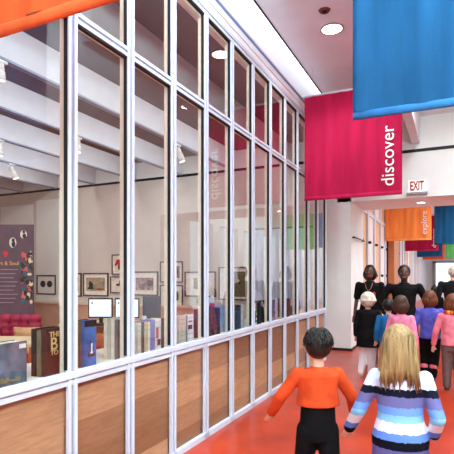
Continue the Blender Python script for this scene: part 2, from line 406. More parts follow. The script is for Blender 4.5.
# ---------------------------------------------------------------- banners
HEMS = {}
def banner(label, col, x0, y, word=None, zt=4.225, zb=2.67, w=1.375, hemcol=None, wordz=3.215):
    r = thing('banner', label, 'banner', (x0, y, zb), group=None)
    m = fabric_mat('banner_cloth_%d_%d_%d' % col, col)
    hc = hemcol or tuple(min(255, int(v * 1.04 + 10)) for v in col)
    b = MB()
    nx, nz_ = 40, 18; rows = []
    H = zt - zb
    for side in (0, 1):
        g = []
        for j in range(nz_ + 1):
            row = []
            for i in range(nx + 1):
                u, v = i / nx, j / nz_
                yy = 0.010 * math.sin(u * 19 + v * 2.0 + x0 * 3) * (0.4 + 0.6 * (1 - v)) + 0.006 * math.sin(u * 43 + y)
                row.append(b.bm.verts.new((u * w, yy + side * 0.005, 0.055 + v * (H - 0.055))))
            g.append(row)
        rows.append(g)
    for side, g in enumerate(rows):
        for j in range(nz_):
            for i in range(nx):
                q = (g[j][i], g[j][i + 1], g[j + 1][i + 1], g[j + 1][i])
                f = b.bm.faces.new(q if side == 0 else q[::-1]); f.smooth = True
    for j in range(nz_):
        for i in (0, nx): b.bm.faces.new((rows[0][j][i], rows[0][j + 1][i], rows[1][j + 1][i], rows[1][j][i]))
    b.build('cloth', m, r)
    b = MB()
    # bottom hem: a flattened sleeve with its weight bar inside
    b.ring_loft([[(x, 0.0025 + 0.015 * math.cos(2 * PI * k / 12), 0.03 + 0.03 * math.sin(2 * PI * k / 12)) for k in range(12)] for x in (0, w * .33, w * .66, w)])
    b.build('bottom_hem', fabric_mat('hem_%d_%d_%d' % hc, hc), r)
    b = MB(); b.tube([(-0.02, 0.002, H), (w + 0.02, 0.002, H)], 0.016, 10); b.build('top_rod', WHITE, r)
    for hx in (0.12, w - 0.12):
        b = MB(); b.tube([(hx, 0.002, H), (hx, 0.002, (HC if y < YE else 4.25) - zb)], 0.0015, 6); b.build('hanging_wire', mat('wire_grey', (190, 186, 186), 0.5), r)
    if word:
        text_obj('lettering', word, WLET, r, ((1.375 - 0.187, -0.022, wordz - zb), (0, 0, 1), (-1, 0, 0)), length=0.83 if word == 'discover' else 0.72)
    return r
ORANGE = (206, 80, 34); RED = (172, 20, 66); BLUE = (23, 80, 122); GREEN = (84, 160, 84)
XL, XR = -2.005, -0.635
banner('large orange banner cut off by the top left corner of the photo', ORANGE, XL + 0.0, 1.53)
banner('crimson banner reading discover hanging over the hall before the portal', RED, XL - 0.01, 6.85, 'discover')
banner('large bright blue banner nearest the camera at the top right', BLUE, XR - 0.02, 3.45, None, 4.16, hemcol=(52, 118, 176))
banner('orange banner reading explore hanging just beyond the portal', (250, 140, 70), XL + 0.0, 15.9, 'explore')
banner('crimson banner hanging in the corridor behind the explore banner', RED, XL + 0.02, 22.7, 'discover')
banner('blue banner low in the corridor below the second crimson one', BLUE, XL + 0.02, 30.1)
banner('orange banner farthest down the corridor, a thin strip under the blue one', ORANGE, XL + 0.06, 35.2)
banner('blue banner cut by the right edge, right of the explore banner', BLUE, XR, 18.4)
banner('green banner at the right edge beyond the far blue one', GREEN, XR + 0.16, 33.3)
banner('green banner seen only as a reflection in the far glass panes', (110, 190, 60), 0.95, 19.4)

# ---------------------------------------------------------------- exit sign and ceiling fittings
EXR = mat('exit_red', (176, 8, 16), 0.5, 0, 0.02)
r = thing('exit_sign', 'white exit sign with red letters on the wall above the portal', 'sign', (-0.645, YE - 0.05, 3.28))
bx('sign_plate', (-0.17, 0.17, -0.012, 0.012, -0.11, 0.13), emit('sign_white', (246, 244, 242), 0.35), r, None, 0.008)
t = text_obj('lettering', 'EXIT', EXR, r, ((0, -0.016, 0.0), (1, 0, 0), (0, 0, 1)), length=0.25, extrude=0.006, bold=0.025)
for v in t.data.vertices: v.co.z = v.co.z * 2.0 + 0.02
bx('sign_base', (-0.19, 0.19, -0.02, 0.05, -0.145, -0.10), mat('sign_grey', (150, 146, 150), 0.4, 0.3), r, None, 0.006)

def downlight(label, x, y, z, rad, on=14):
    r = thing('ceiling_downlight', label, 'ceiling light', (x, y, z), group=None)
    b = MB(); n = 28
    b.ring_loft([[(rr * math.cos(2 * PI * k / n), rr * math.sin(2 * PI * k / n), zz) for k in range(n)] for rr, zz in ((rad * .84, 0.004), (rad * .84, -0.012), (rad, -0.010), (rad, 0.0))], False)
    b.build('trim_ring', mat('lamp_ring', (190, 170, 168), 0.4), r)
    b = MB(); b.zloft([((0, 0, -0.006), rad * .84, rad * .84), ((0, 0, 0.002), rad * .84, rad * .84)], 28); b.build('diffuser', emit('lamp_glow', (255, 250, 240), on), r)
    return r
downlight('round glowing downlight in the hall ceiling left of the blue banner', -1.378, 5.89, HC, 0.145)
downlight('round hall downlight hidden behind the blue banner, mirrored in the glass', 0.07, 7.46, HC, 0.145)
downlight('small downlight under the portal soffit above the explore banner', -0.62, 10.6, 3.085, 0.10)
r = thing('ceiling_sensor', 'small dark round recess in the hall ceiling beside the downlight', 'ceiling fitting', (-1.36, 5.44, HC))
b = MB(); b.zloft([((0, 0, -0.02), 0.055, 0.055), ((0, 0, 0.0), 0.07, 0.07)], 24); b.build('sensor_rim', mat('sensor_brown', (110, 52, 44), 0.5), r)
b = MB(); b.ell((0, 0, -0.02), (0.035, 0.035, 0.012)); b.build('sensor_lens', BLACK, r)

def spot(label, x, y, z, aim, s=1.0):
    r = thing('track_spotlight', label, 'spotlight', (x, y, z), group=None)
    wm = mat('spot_white', (238, 236, 230), 0.4, 0, 0.02)
    b = MB(); b.box(-0.03, 0.03, -0.07, 0.07, -0.035, 0); b.build('track_adapter', wm, r, None, 0.006)
    b = MB(); b.tube([(0, 0, -0.03), (0, 0, -0.10 * s)], 0.012, 8); b.build('stem', mat('spot_grey', (120, 116, 116), 0.4, 0.3), r)
    d = Vector(aim).normalized(); o = Vector((0, 0, -0.11 * s))
    b = MB(); b.tube([o - d * 0.05 * s, o + d * 0.06 * s, o + d * 0.065 * s, o + d * 0.09 * s, o + d * 0.095 * s, o + d * 0.26 * s],
                     [0.05 * s, 0.062 * s, 0.052 * s, 0.052 * s, 0.066 * s, 0.074 * s], 18); b.build('lamp_head', wm, r)
    b = MB(); b.tube([o + d * 0.255 * s, o + d * 0.264 * s], 0.06 * s, 18); b.build('lens', emit('spot_lens', (255, 246, 226), 3), r)
SPOTS = [('white track spotlight at the left edge, hanging from the second beam under the orange banner', (-4.63, 3.70, 4.0), (-0.05, 0.1, -1), 0.62),
         ('white track spotlight at the left edge on the fourth beam, above the poster', (-7.35, 5.85, 4.0), (0.05, 0, -1), 0.8),
         ('white tilted track spotlight, lowest of those above the poster', (-8.71, 7.22, 4.0), (0.3, 0.3, -1), 0.9),
         ('white tilted track spotlight right of the fourth white post, on the second beam', (-4.63, 7.50, 4.0), (0.3, 0.2, -1), 0.9),
         ('small track spotlight on the third beam, left of the third white post', (-5.98, 6.35, 4.0), (0.1, -0.1, -1), 0.75)]
for lb, p, a, s_ in SPOTS: spot(lb, p[0], p[1], p[2], a, s_)

# ---------------------------------------------------------------- pictures on the end wall
FR = mat('dark_picture_frame', (66, 44, 38), 0.4); MATB = mat('picture_mat', (238, 226, 214), 0.8)
def picture(label, x0, x1, zc, hh, inner, art, motif=None, fw=0.035, frame=None):
    w = x1 - x0; xc = (x0 + x1) / 2
    r = thing('framed_picture', label, 'picture', (xc, YE - 0.022, zc), group=None)
    b = MB(); a, c = w / 2, hh / 2
    b.box(-a, a, -0.035, 0, c - fw, c); b.box(-a, a, -0.035, 0, -c, -c + fw)
    b.box(-a, -a + fw, -0.035, 0, -c + fw, c - fw); b.box(a - fw, a, -0.035, 0, -c + fw, c - fw)
    b.build('frame', frame or FR, r)
    bx('mat_board', (-a + fw, a - fw, -0.012, -0.004, -c + fw, c - fw), MATB, r)
    l, rr, t, bo = inner
    b = MB(); b.box(-a + l * w, -a + rr * w, -0.016, -0.011, c - bo * hh, c - t * hh)
    mats = [art]
    if motif:
        for (mx, mz, sx, sz, m) in motif:
            if m not in mats: mats.append(m)
            b.mi = mats.index(m); b.disc((-a + mx * w, -0.019, c - mz * hh), sx * w, sz * hh, 0.004)
    b.build('print', mats, r)
INK = mat('print_ink', (40, 44, 52), 0.8); INKR = mat('print_red', (188, 44, 48), 0.8); INKG = mat('print_green', (70, 92, 62), 0.8); INKB = mat('print_rust', (150, 78, 46), 0.8)
sand = art_mat('sand_print', (222, 206, 180), (206, 186, 150), (150, 130, 104), 8)
seascape = art_mat('sea_print', (196, 184, 160), (166, 140, 104), (112, 120, 116), 6)
flowers = art_mat('flower_print', (238, 224, 208), (228, 212, 190), (206, 186, 160), 9)
dusk = art_mat('dusk_print', (206, 176, 166), (150, 118, 118), (76, 62, 74), 7)
mosaic = art_mat('mosaic_print', (60, 74, 98), (176, 120, 78), (212, 190, 150), 26)
olive = art_mat('olive_print', (92, 78, 52), (120, 104, 66), (64, 56, 40), 9)
picture('dark-framed print of two dark motifs side by side, leftmost on the wall', -10.82, -10.08, 1.30, 0.556, (.14, .86, .24, .70), sand,
        [(.32, .46, .14, .17, INK), (.67, .46, .14, .17, INK)])
picture('dark-framed print half hidden by a white post, left of the ship picture', -9.74, -9.14, 1.309, 0.649, (.2, .80, .16, .78), art_mat('maroon_print', (120, 60, 56), (168, 110, 96), (214, 180, 160), 8))
picture('framed picture of a sailing ship above the left monitor', -9.08, -8.22, 1.322, 0.618, (.12, .86, .2, .78), seascape,
        [(.28, .50, .05, .16, INK), (.35, .52, .05, .12, INK), (.30, .66, .13, .05, INK), (.66, .70, .19, .04, INKB)], 0.028)
picture('framed print of a red flower, upper of the pair at the third post', -8.10, -7.673, 1.851, 0.523, (.14, .86, .14, .86), flowers,
        [(.48, .38, .2, .14, INKR), (.55, .62, .09, .16, INKG), (.3, .5, .08, .08, INKR)], 0.022)
picture('framed print of a dark bird, lower of the pair at the third post', -8.147, -7.641, 1.321, 0.432, (.12, .88, .16, .86), flowers,
        [(.5, .5, .16, .07, INK), (.62, .36, .07, .12, INK)], 0.022)
picture('large framed landscape print in dusky mauve above the navy panel', -7.45, -6.651, 1.36, 0.609, (.15, .82, .26, .78), dusk,
        [(.68, .48, .1, .14, mat('print_plum', (92, 68, 78), 0.8))], 0.028)
picture('framed print of a green and amber figure, upper of two stacked beside the fourth post', -6.591, -5.933, 1.649, 0.518, (.62, .86, .22, .78), art_mat('amber_print', (90, 84, 50), (160, 104, 52), (204, 170, 120), 10),
        [(.74, .5, .07, .2, INKG)], 0.025)
picture('framed print of a green plant, lower of two stacked beside the fourth post', -6.591, -5.933, 1.069, 0.518, (.62, .88, .2, .78), flowers, [(.75, .52, .07, .22, INKG), (.7, .34, .05, .1, INKG)], 0.025)
picture('wide-matted framed print with a small square mosaic of colours', -5.879, -5.033, 1.356, 0.603, (.29, .64, .26, .70), mosaic, None, 0.03)
picture('large framed olive panel, rightmost picture on the wall', -4.957, -4.23, 1.377, 0.763, (.40, .93, .14, .90), olive, None, 0.026)

# tan block added for the red floor's tint low on the picture wall
r = thing('floor_tint_block', 'long low tan counter beneath the framed pictures', 'counter', (-8.2, YE - 0.03, 0))
bx('tint_block_front', (-4.4, 3.3, -0.42, -0.02, 0, 0.80), mat('tan_front', (204, 160, 132), 0.6, 0, 0.06, 4), r)
bx('tint_block_top', (-4.45, 3.35, -0.46, 0, 0.80, 0.84), mat('tan_top', (222, 190, 164), 0.5, 0, 0.05, 4), r)

# exhibit panels at the left
r = thing('exhibit_poster', 'tall dark plum poster with white portraits at the left edge of the room', 'poster', (-9.72, 8.02, 0))
PW_, z0, z1 = 1.06, 0.0, 2.80
rot = math.radians(12); r.rotation_euler = (0, 0, math.radians(25.7))
bx('poster_board', (-0.62, 0.58, -0.02, 0.02, z0, z1), mat('plum_poster', (92, 70, 84), 0.6, 0, 0.12, 3), r)
DKP = mat('poster_maroon', (92, 20, 44), 0.6); bx('maroon_band', (-0.56, -0.30, -0.026, -0.018, z0, 2.64), DKP, r)
PWH = mat('portrait_white', (226, 222, 206), 0.7); PDK = mat('portrait_dark', (34, 44, 46), 0.7)
for px, pz, sx, sz in ((0.08, 2.36, .085, .125), (0.34, 2.56, .08, .10), (-0.50, 2.3, .05, .15)):
    b = MB(); b.disc((px, -0.026, pz), sx, sz, 0.008); b.build('portrait_oval', PWH, r)
    b = MB(); b.disc((px + .02, -0.031, pz - .04), sx * .55, sz * .6, 0.006); b.disc((px + .01, -0.031, pz + .06), sx * .45, sz * .35, 0.006); b.build('portrait_figure', PDK, r)
b = MB(); cols = [mat('flower_dark', (30, 46, 44), 0.7), mat('flower_rose', (214, 96, 88), 0.7), mat('flower_cream', (226, 206, 160), 0.7), mat('flower_teal', (66, 96, 106), 0.7)]
rnd = random.Random(3)
for k in range(70):
    b.mi = rnd.choice((0, 0, 1, 2, 3)); b.disc((rnd.uniform(0.30, 0.55), -0.024 - 0.0006 * (k % 12), rnd.uniform(0.9, 2.1)), rnd.uniform(.02, .06), rnd.uniform(.03, .08), 0.004, 10)
b.build('flower_border', cols, r)
text_obj('title_lettering', 'Heart & Soul', mat('poster_gold', (226, 176, 110), 0.7), r, ((-0.12, -0.03, 1.86), (1, 0, 0), (0, 0, 1)), length=0.68)
b = MB(); b.disc((-0.12, -0.03, 2.10), 0.035, 0.05, 0.008); b.disc((-0.07, -0.03, 2.10), 0.035, 0.05, 0.008); b.disc((-0.095, -0.031, 2.06), 0.03, 0.055, 0.008)
b.build('red_heart', mat('heart_red', (214, 44, 62), 0.7), r)
PTX = mat('poster_text', (170, 150, 162), 0.7)
b = MB()
for k in range(9): b.box(-0.24, 0.2 - 0.05 * (k % 3), -0.026, -0.018, 1.70 - k * 0.1, 1.715 - k * 0.1)
b.build('text_lines', PTX, r)
struct('trim_8', [(-12.3, -10.98, YE - 0.06, YE - 0.02, 0.0, 3.62)], mat('panel_white', (228, 224, 216), 0.8, 0, 0.02), 'pale vertical wall panel behind the plum poster', 'trim')
struct('trim_9', [(-10.84, -9.9, YE - 0.04, YE - 0.02, 0.84, 3.72)], mat('panel_white', (228, 224, 216), 0.8), 'pale vertical wall panel behind the leftmost picture', 'trim')

r = thing('curtain', 'white pleated curtain on the end wall right of the framed pictures', 'curtain', (-3.42, YE - 0.10, 0.12))
CUR = mat('curtain_white', (216, 224, 240), 0.85, 0, 0.03, 6)
b = MB(); n = 150
outer = [(-0.66 + 1.32 * i / n, 0.045 * math.sin(i / n * 2 * PI * 11) + 0.012 * math.sin(i * .61)) for i in range(n + 1)]
ring = [(x, y - .003) for x, y in outer] + [(x, y + .003) for x, y in outer[::-1]]
b.ring_loft([[(x * (1 + .04 * (1 - t)), y * (1.25 - .5 * t), 2.46 * t) for x, y in ring] for t in (0, .25, .5, .75, 1)])
b.build('drape', CUR, r)
b = MB(); b.tube([(-0.75, 0.02, 2.48), (0.75, 0.02, 2.48)], 0.018, 10); b.build('curtain_rod', mat('rod_grey', (110, 104, 104), 0.4, 0.5), r)
for sx in (-.7, .7):
    b = MB(); b.tube([(sx, 0.02, 2.48), (sx, 0.078, 2.48)], 0.012, 8); b.build('rod_bracket', mat('rod_grey', (110, 104, 104), 0.4, 0.5), r)

# ---------------------------------------------------------------- desk, monitors and seats
r = thing('office_desk', 'pale wooden office desk under the three monitors', 'desk', (-5.2, 6.62, 0), math.radians(22))
bx('desk_top', (-1.0, 1.0, -0.4, 0.4, 0.70, 0.735), PALEWOOD, r, None, 0.006)
bx('modesty_panel', (-0.95, 0.95, 0.32, 0.35, 0.2, 0.70), TAN, r)
for sx in (-1, 1):
    for sy in (-1, 1):
        bx('leg', (sx * .93 - .03, sx * .93 + .03, sy * .34 - .03, sy * .34 + .03, 0, 0.70), WHITE, r)
SCR = emit('screen_glow', (226, 240, 255), 0.6); ICON = mat('icon_blue', (60, 120, 190), 0.5)
def monitor(label, x, y, w, rz):
    r = thing('computer_monitor', label, 'monitor', (x, y, 0.736), rz)
    bx('bezel', (-w / 2, w / 2, 0, 0.03, 0.10, 0.44), mat('bezel_black', (24, 34, 46), 0.4), r, None, 0.008)
    bx('screen', (-w / 2 + .022, w / 2 - .022, -0.004, 0.002, 0.125, 0.415), SCR, r)
    b = MB(); b.disc((-w / 2 + .07, -0.006, 0.355), 0.012, 0.02, 0.003); b.build('icon', ICON, r)
    bx('stand_neck', (-0.03, 0.03, 0.03, 0.05, 0.0, 0.25), BLACK, r)
    b = MB(); b.zloft([((0, 0.05, 0), .12, .08), ((0, 0.05, .012), .11, .07)]); b.build('stand_foot', BLACK, r)
monitor('lit computer monitor under the ship picture, left of the pair', -5.41, 6.27, 0.42, math.radians(24))
monitor('lit computer monitor half behind the third white post', -4.99, 6.45, 0.42, math.radians(24))
r = thing('desk_screen', 'navy fabric desk panel right of the monitors', 'desk screen', (-4.80, 6.90, 0.736), math.radians(24))
bx('fabric_panel', (-0.16, 0.155, 0, 0.04, 0.03, 0.46), mat('navy_fabric', (44, 50, 70), 0.9, 0, 0.2, 40), r, None, 0.006)
for sx in (-0.1, 0.1): bx('foot', (sx - .015, sx + .015, -0.06, 0.1, 0, 0.03), BLACK, r)
r = thing('paper_cup', 'white paper cup standing before the navy desk panel', 'cup', (-4.745, 6.60, 0.737))
b = MB(); b.zloft([((0, 0, 0), .030, .030), ((0, 0, .12), .040, .040)]); b.build('cup_wall', WHITE, r)
b = MB(); b.zloft([((0, 0, .12), .042, .042), ((0, 0, .135), .038, .038)]); b.build('cup_lid', WHITE, r)
r = thing('keyboard', 'black computer keyboard on the desk below the left monitor', 'keyboard', (-5.40, 6.05, 0.736), math.radians(24))
bx('key_tray', (-0.22, 0.22, -0.07, 0.07, 0, 0.022), BLACK, r, None, 0.005)
b = MB()
for i in range(14):
    for j in range(4): b.box(-0.21 + i * .03, -0.185 + i * .03, -0.06 + j * .03, -0.036 + j * .03, 0.02, 0.03)
b.build('keys', mat('key_grey', (46, 46, 50), 0.6), r)

r = thing('tufted_armchair', 'crimson button-tufted armchair before the plum poster', 'armchair', (-6.75, 5.72, 0), math.radians(20))
UPH = mat('crimson_upholstery', (156, 24, 62), 0.6, 0, 0.12, 10)
b = MB()
for i in range(4):
    for j in range(4): b.ell((-0.27 + i * .18, 0.10, 0.45 + j * .12), (.12, .085, .085))
b.box(-0.32, 0.32, 0.10, 0.18, 0.36, 0.84)
link('backrest', blob(b, 0.022, 4), r).data.materials.append(UPH)
b = MB(); b.box(-0.33, 0.33, -0.40, 0.08, 0.30, 0.44); b.build('seat_cushion', UPH, r, None, 0.05, 4)
for sx in (-1, 1):
    b = MB(); b.tube([(sx * .37, -0.40, .56), (sx * .37, .14, .60)], .065, 14); b.box(sx * .37 - .05, sx * .37 + .05, -0.38, .14, .14, .56); b.build('armrest', UPH, r)
    for sy in (-.34, .12):
        b = MB(); b.tube([(sx * .3, sy, 0), (sx * .3, sy, .30)], [.018, .028], 10); b.build('leg', BLACK, r)
for i in range(3):
    for j in range(3):
        b = MB(); b.ell((-0.18 + i * .18, 0.025, 0.51 + j * .12), (.017, .012, .017), 10, 6)
        b.build('button', mat('button_dark', (84, 10, 34), 0.5), r)

r = thing('reading_table', 'pale wooden reading table behind the grey volume', 'table', (-4.97, 4.25, 0), math.radians(24))
bx('table_top', (-1.1, 0.36, -0.36, 0.36, 0.70, 0.74), PALEWOOD, r, None, 0.006)
for sx in (-1.04, 0.30):
    for sy in (-0.3, 0.3): bx('leg', (sx - .03, sx + .03, sy - .03, sy + .03, 0, 0.70), ORWOOD, r)
def wood_chair(label, x, y, rz, seat_m, z=1.0):
    r = thing('wooden_chair', label, 'chair', (x, y, 0), rz)
    b = MB()
    pts = [(-0.2 + 0.4 * t, 0.19 + 0.03 * math.sin(PI * t), 0.62) for t in [i / 8 for i in range(9)]]
    b.ring_loft([[(p[0], p[1] + dy, p[2] + dz * z) for dy, dz in ((-.012, 0), (.012, 0), (.02, .19), (-.004, .19))] for p in pts])
    b.build('backrest', TAN if seat_m is not UPH else ORWOOD, r)
    bx('seat', (-0.21, 0.21, -0.22, 0.2, 0.43, 0.465), seat_m, r, None, 0.012)
    for sx in (-1, 1):
        b = MB(); b.tube([(sx * .18, -0.18, 0), (sx * .18, -0.18, 0.43)], .018, 8); b.build('leg', ORWOOD, r)
        b = MB(); b.tube([(sx * .18, 0.20, 0), (sx * .18, 0.17, 0.45), (sx * .18, 0.20, 0.76)], .018, 8); b.build('leg', ORWOOD, r)
    b = MB(); b.tube([(-.18, -.18, .2), (.18, -.18, .2)], .010, 8); b.tube([(-.18, .19, .2), (.18, .19, .2)], .010, 8); b.build('stretcher', ORWOOD, r)
wood_chair('tan wooden chair behind the reading table, left of the brown lettered book', -5.62, 5.06, math.radians(200), TAN)
wood_chair('orange wooden chair with red seat behind the blue picture book', -4.02, 4.62, math.radians(190), UPH, 1.25)
r = thing('side_cabinet', 'tan wooden side cabinet with papers, right of the fourth post', 'cabinet', (-3.35, 5.0, 0), math.radians(20))
bx('body', (-0.32, 0.32, -0.22, 0.22, 0.0, 0.86), ORWOOD, r, None, 0.006)
bx('cabinet_top', (-0.34, 0.34, -0.24, 0.24, 0.86, 0.89), TAN, r, None, 0.004)
bx('door', (-0.30, 0.30, -0.235, -0.22, 0.08, 0.84), TAN, r, None, 0.003)
r2 = thing('paper_stack', 'stack of white papers on the tan side cabinet', 'papers', (-3.35, 5.0, 0.891), math.radians(14))
b = MB()
for k in range(6): b.box(-0.2 + .004 * (k % 2), 0.2 + .004 * (k % 3), -0.14, 0.14 - .005 * (k % 2), k * .014, k * .014 + .013)
b.build('sheets', mat('paper_white', (240, 238, 234), 0.8), r2)

# ---------------------------------------------------------------- books on the display ledge
PAGES = mat('book_pages', (226, 212, 182), 0.9, 0, 0.12, 60, 0, (14, 1, 1))
def book(label, x, y, th, wd, hh, col, rz=0.0, group=None, var=0.12, pages=None, spine_front=False, z=0.931, extra=None, lean=0.0):
    """upright book: cover faces +X (the hall), thickness along -X, width along +Y; with spine_front the spine faces the hall and the
    thickness runs along +Y"""
    r = thing('book', label, 'book', (x, y, z), rz, group)
    m = mat('book_%d_%d_%d' % col, col, 0.6, 0, var, 14)
    b = MB(); t = 0.004
    if spine_front:
        b.box(-wd, 0, 0, t, 0, hh); b.box(-wd, 0, th - t, th, 0, hh); b.box(-t * 1.2, 0.003, 0, th, 0, hh)
        c = b.build('cover', m, r, None, 0.0015)
        bx('pages', (-wd + .006, -t, t, th - t, 0.005, hh - .006), pages or PAGES, r)
        b = MB()
        for zz in (0.12, 0.3, 0.72, 0.88): b.box(0, 0.0055, 0.002, th - .002, hh * zz, hh * zz + .006)
        b.build('spine_bands', mat('band_%d_%d_%d' % col, tuple(min(255, int(v * 0.6 + 50)) for v in col), 0.5), r)
    else:
        b.box(-t, 0, 0, wd, 0, hh); b.box(-th, -th + t, 0, wd, 0, hh); b.box(-th, 0, -0.003, t * 1.2, 0, hh)
        c = b.build('cover', m, r, None, 0.0015)
        bx('pages', (-th + t, -t, t, wd - .005, 0.005, hh - .006), pages or PAGES, r)
    return r
GOLD = mat('gold_lettering', (232, 196, 132), 0.5, 0.2)
XB = -2.235
# big grey volume at the left edge
r = book('large grey cloth-bound volume at the left edge of the ledge', XB, 1.56, 0.10, 0.40, 0.245, (92, 100, 116), 0, None, 0.25)
b = MB(); rnd = random.Random(5)
for k in range(26): b.box(0.0, 0.003, 0.02 + k * .013, 0.028 + k * .013, 0.028 + rnd.uniform(-.006, .006), 0.045 + rnd.uniform(-.008, .012))
b.build('ornament_strip', mat('dull_gold', (168, 140, 92), 0.6), r)
bx('catalogue_tag', (0.0, 0.003, 0.345, 0.392, 0.205, 0.23), mat('tag_white', (220, 220, 216), 0.7), r)
# three heavy bindings beside the second post
r = book('dark brown leather book with gold letter B facing the hall', XB, 2.105, 0.034, 0.20, 0.292, (74, 26, 22), 0, None, 0.15)
text_obj('large_letter', 'B', GOLD, r, ((0.002, 0.062, 0.20), (0, 1, 0), (0, 0, 1)), height=0.075, extrude=0.002)
text_obj('upper_lettering', 'THE', GOLD, r, ((0.002, 0.066, 0.258), (0, 1, 0), (0, 0, 1)), length=0.085, extrude=0.002)
text_obj('lower_lettering', 'TO', GOLD, r, ((0.002, 0.062, 0.145), (0, 1, 0), (0, 0, 1)), length=0.06, extrude=0.002)
book('olive old book directly behind the brown lettered one', XB - 0.038, 2.10, 0.036, 0.19, 0.288, (112, 104, 78), 0, None)
book('black old book, rearmost of the three beside the brown lettered one', XB - 0.078, 2.098, 0.04, 0.19, 0.293, (20, 18, 18), 0, None)
# blue picture book pair
r = book('blue book with a white lighthouse picture on its cover', XB + 0.004, 2.43, 0.030, 0.115, 0.318, (66, 100, 168), 0, None, 0.22)
bx('dark_top_band', (0, 0.003, 0.0, 0.115, 0.275, 0.318), BLACK, r)
b = MB(); b.box(0.001, 0.004, 0.058, 0.072, 0.10, 0.16); b.box(0.001, 0.004, 0.054, 0.076, 0.09, 0.105); b.build('lighthouse', WLET, r)
b = MB(); b.box(0.001, 0.0035, 0.03, 0.10, 0.07, 0.092); b.box(0.001, 0.0035, 0.05, 0.058, 0.10, 0.18); b.box(0.001, 0.0035, 0.073, 0.08, 0.08, 0.14); b.build('rocks', mat('rock_brown', (60, 44, 36), 0.8), r)
book('tan and brown bound book directly behind the blue picture book', XB - 0.030, 2.428, 0.034, 0.12, 0.312, (134, 92, 56), 0, None)
book('black bound book behind the tan one and the blue picture book', XB - 0.068, 2.428, 0.022, 0.12, 0.318, (34, 28, 26), 0, None)
# pale volumes
pale = [((214, 204, 188), 'pale cream book, first of the pale row left of the third post'), ((188, 178, 164), 'greyish cream book, second of the pale row left of the third post'),
        ((222, 212, 196), 'cream book, third of the pale row left of the third post'), ((120, 112, 112), 'dark grey book, last of the pale row left of the third post')]
xx = XB
for col, lb in pale[::-1]:
    book(lb, xx, 2.785, 0.031, 0.16, 0.30 if col[0] > 150 else 0.29, col, 0, 'pale volumes in the third bay', 0.1); xx -= 0.0335
# mixed row in the fourth bay
mix = [((206, 196, 178), .05, .25, 'narrow cream book at the left end of the row under the navy panel'), ((50, 42, 40), .04, .252, 'black and tan book second in the row under the navy panel'),
       ((190, 170, 132), .05, .25, 'tan book third in the row under the navy panel'), ((226, 216, 200), .03, .246, 'slim ivory book left of the purple one'), ((120, 112, 178), .07, .258, 'purple book standing in the row under the navy panel'),
       ((224, 212, 206), .09, .262, 'white book with red and dark picture right of the purple one'), ((34, 34, 46), .06, .255, 'black book at the right end of the row under the navy panel')]
yy = 3.02
for col, th, hh, lb in mix:
    r = book(lb, XB, yy, th - .003, 0.10, hh, col, 0, 'mixed books in the fourth bay', 0.15, None, True)
    if col == (224, 212, 206):
        bx('red_picture', (0.003, 0.007, 0.012, 0.045, 0.10, 0.19), INKR, r); bx('dark_picture', (0.003, 0.007, 0.03, 0.075, 0.04, 0.09), INK, r)
    yy += th
# fifth bay
book('cream book left of the white pictured one in the fifth bay', XB, 3.64, 0.10, 0.09, 0.25, (212, 198, 182), 0, None, 0.1, None, True)
r = book('white book with a small dark picture on its front', XB, 3.765, 0.13, 0.09, 0.255, (228, 230, 238), 0, None, 0.05, None, True)
bx('small_picture', (0.003, 0.007, 0.03, 0.10, 0.12, 0.16), INK, r); bx('small_caption', (0.003, 0.007, 0.04, 0.10, 0.19, 0.20), INK, r); bx('dark_edge', (0.003, 0.006, 0, 0.012, 0, 0.255), INK, r)  # dark strip runs down one edge of the front
# sixth bay: dark bindings
yy = 4.10
dark_l = ['leftmost of the dark bindings right of the white pictured book', 'second of the dark bindings right of the white pictured book', 'third of the dark bindings right of the white pictured book',
          'fourth of the dark bindings right of the white pictured book', 'rightmost of the dark bindings right of the white pictured book']
for k, col in enumerate([(22, 22, 28), (30, 26, 30), (18, 20, 26), (48, 26, 36), (60, 40, 56)]):
    book('black book, ' + dark_l[k], XB, yy, 0.07, 0.11, 0.285, col, 0, 'dark bindings in the sixth bay', 0.1, None, True); yy += 0.074
r = thing('small_figurine', 'small red and white figurine standing on the dark books', 'figurine', (XB - .06, 4.40, 1.218))
b = MB(); b.tube([(0, 0, 0), (0, 0, .05)], [.035, .022], 12); b.build('red_base', INKR, r)
b = MB(); b.tube([(0, 0, .05), (0, 0, .085)], [.022, .03], 12); b.ell((0, 0, .10), (.024, .024, .028)); b.build('white_head', WHITE, r)
# seventh bay
yy = 4.67
for col, lb in [((150, 178, 214), 'pale blue book, first in the seventh bay'), ((178, 160, 134), 'beige book beside the pale blue one in the seventh bay'), ((26, 26, 30), 'black book in the middle of the seventh bay'),
                ((42, 42, 52), 'charcoal book right of the black one in the seventh bay'), ((196, 200, 206), 'silver grey book, last in the seventh bay')]:
    book(lb, XB, yy, 0.08, 0.16, 0.285, col, 0, 'books in the seventh bay', 0.1, None, True); yy += 0.084
r = book('bright many-coloured patterned book in the eighth bay', XB, 5.30, 0.03, 0.20, 0.28, (90, 130, 170), 0, None, 0.2)
b = MB(); cols = [mat('patch_yellow', (226, 190, 60), 0.7), mat('patch_red', (196, 50, 56), 0.7), mat('patch_green', (64, 140, 96), 0.7), mat('patch_white', (236, 232, 226), 0.7), mat('patch_blue', (40, 84, 180), 0.7)]
rnd = random.Random(11)
for i in range(6):
    for j in range(9): b.mi = rnd.randrange(5); b.box(0.001, 0.004, .005 + i * .032, .034 + i * .032, .01 + j * .03, .037 + j * .03)
b.build('patchwork_cover', cols, r)
book('black book right of the many-coloured one in the eighth bay', XB, 5.56, 0.09, 0.16, 0.285, (20, 20, 26), 0, None, 0.1, None, True)
yy = 5.83
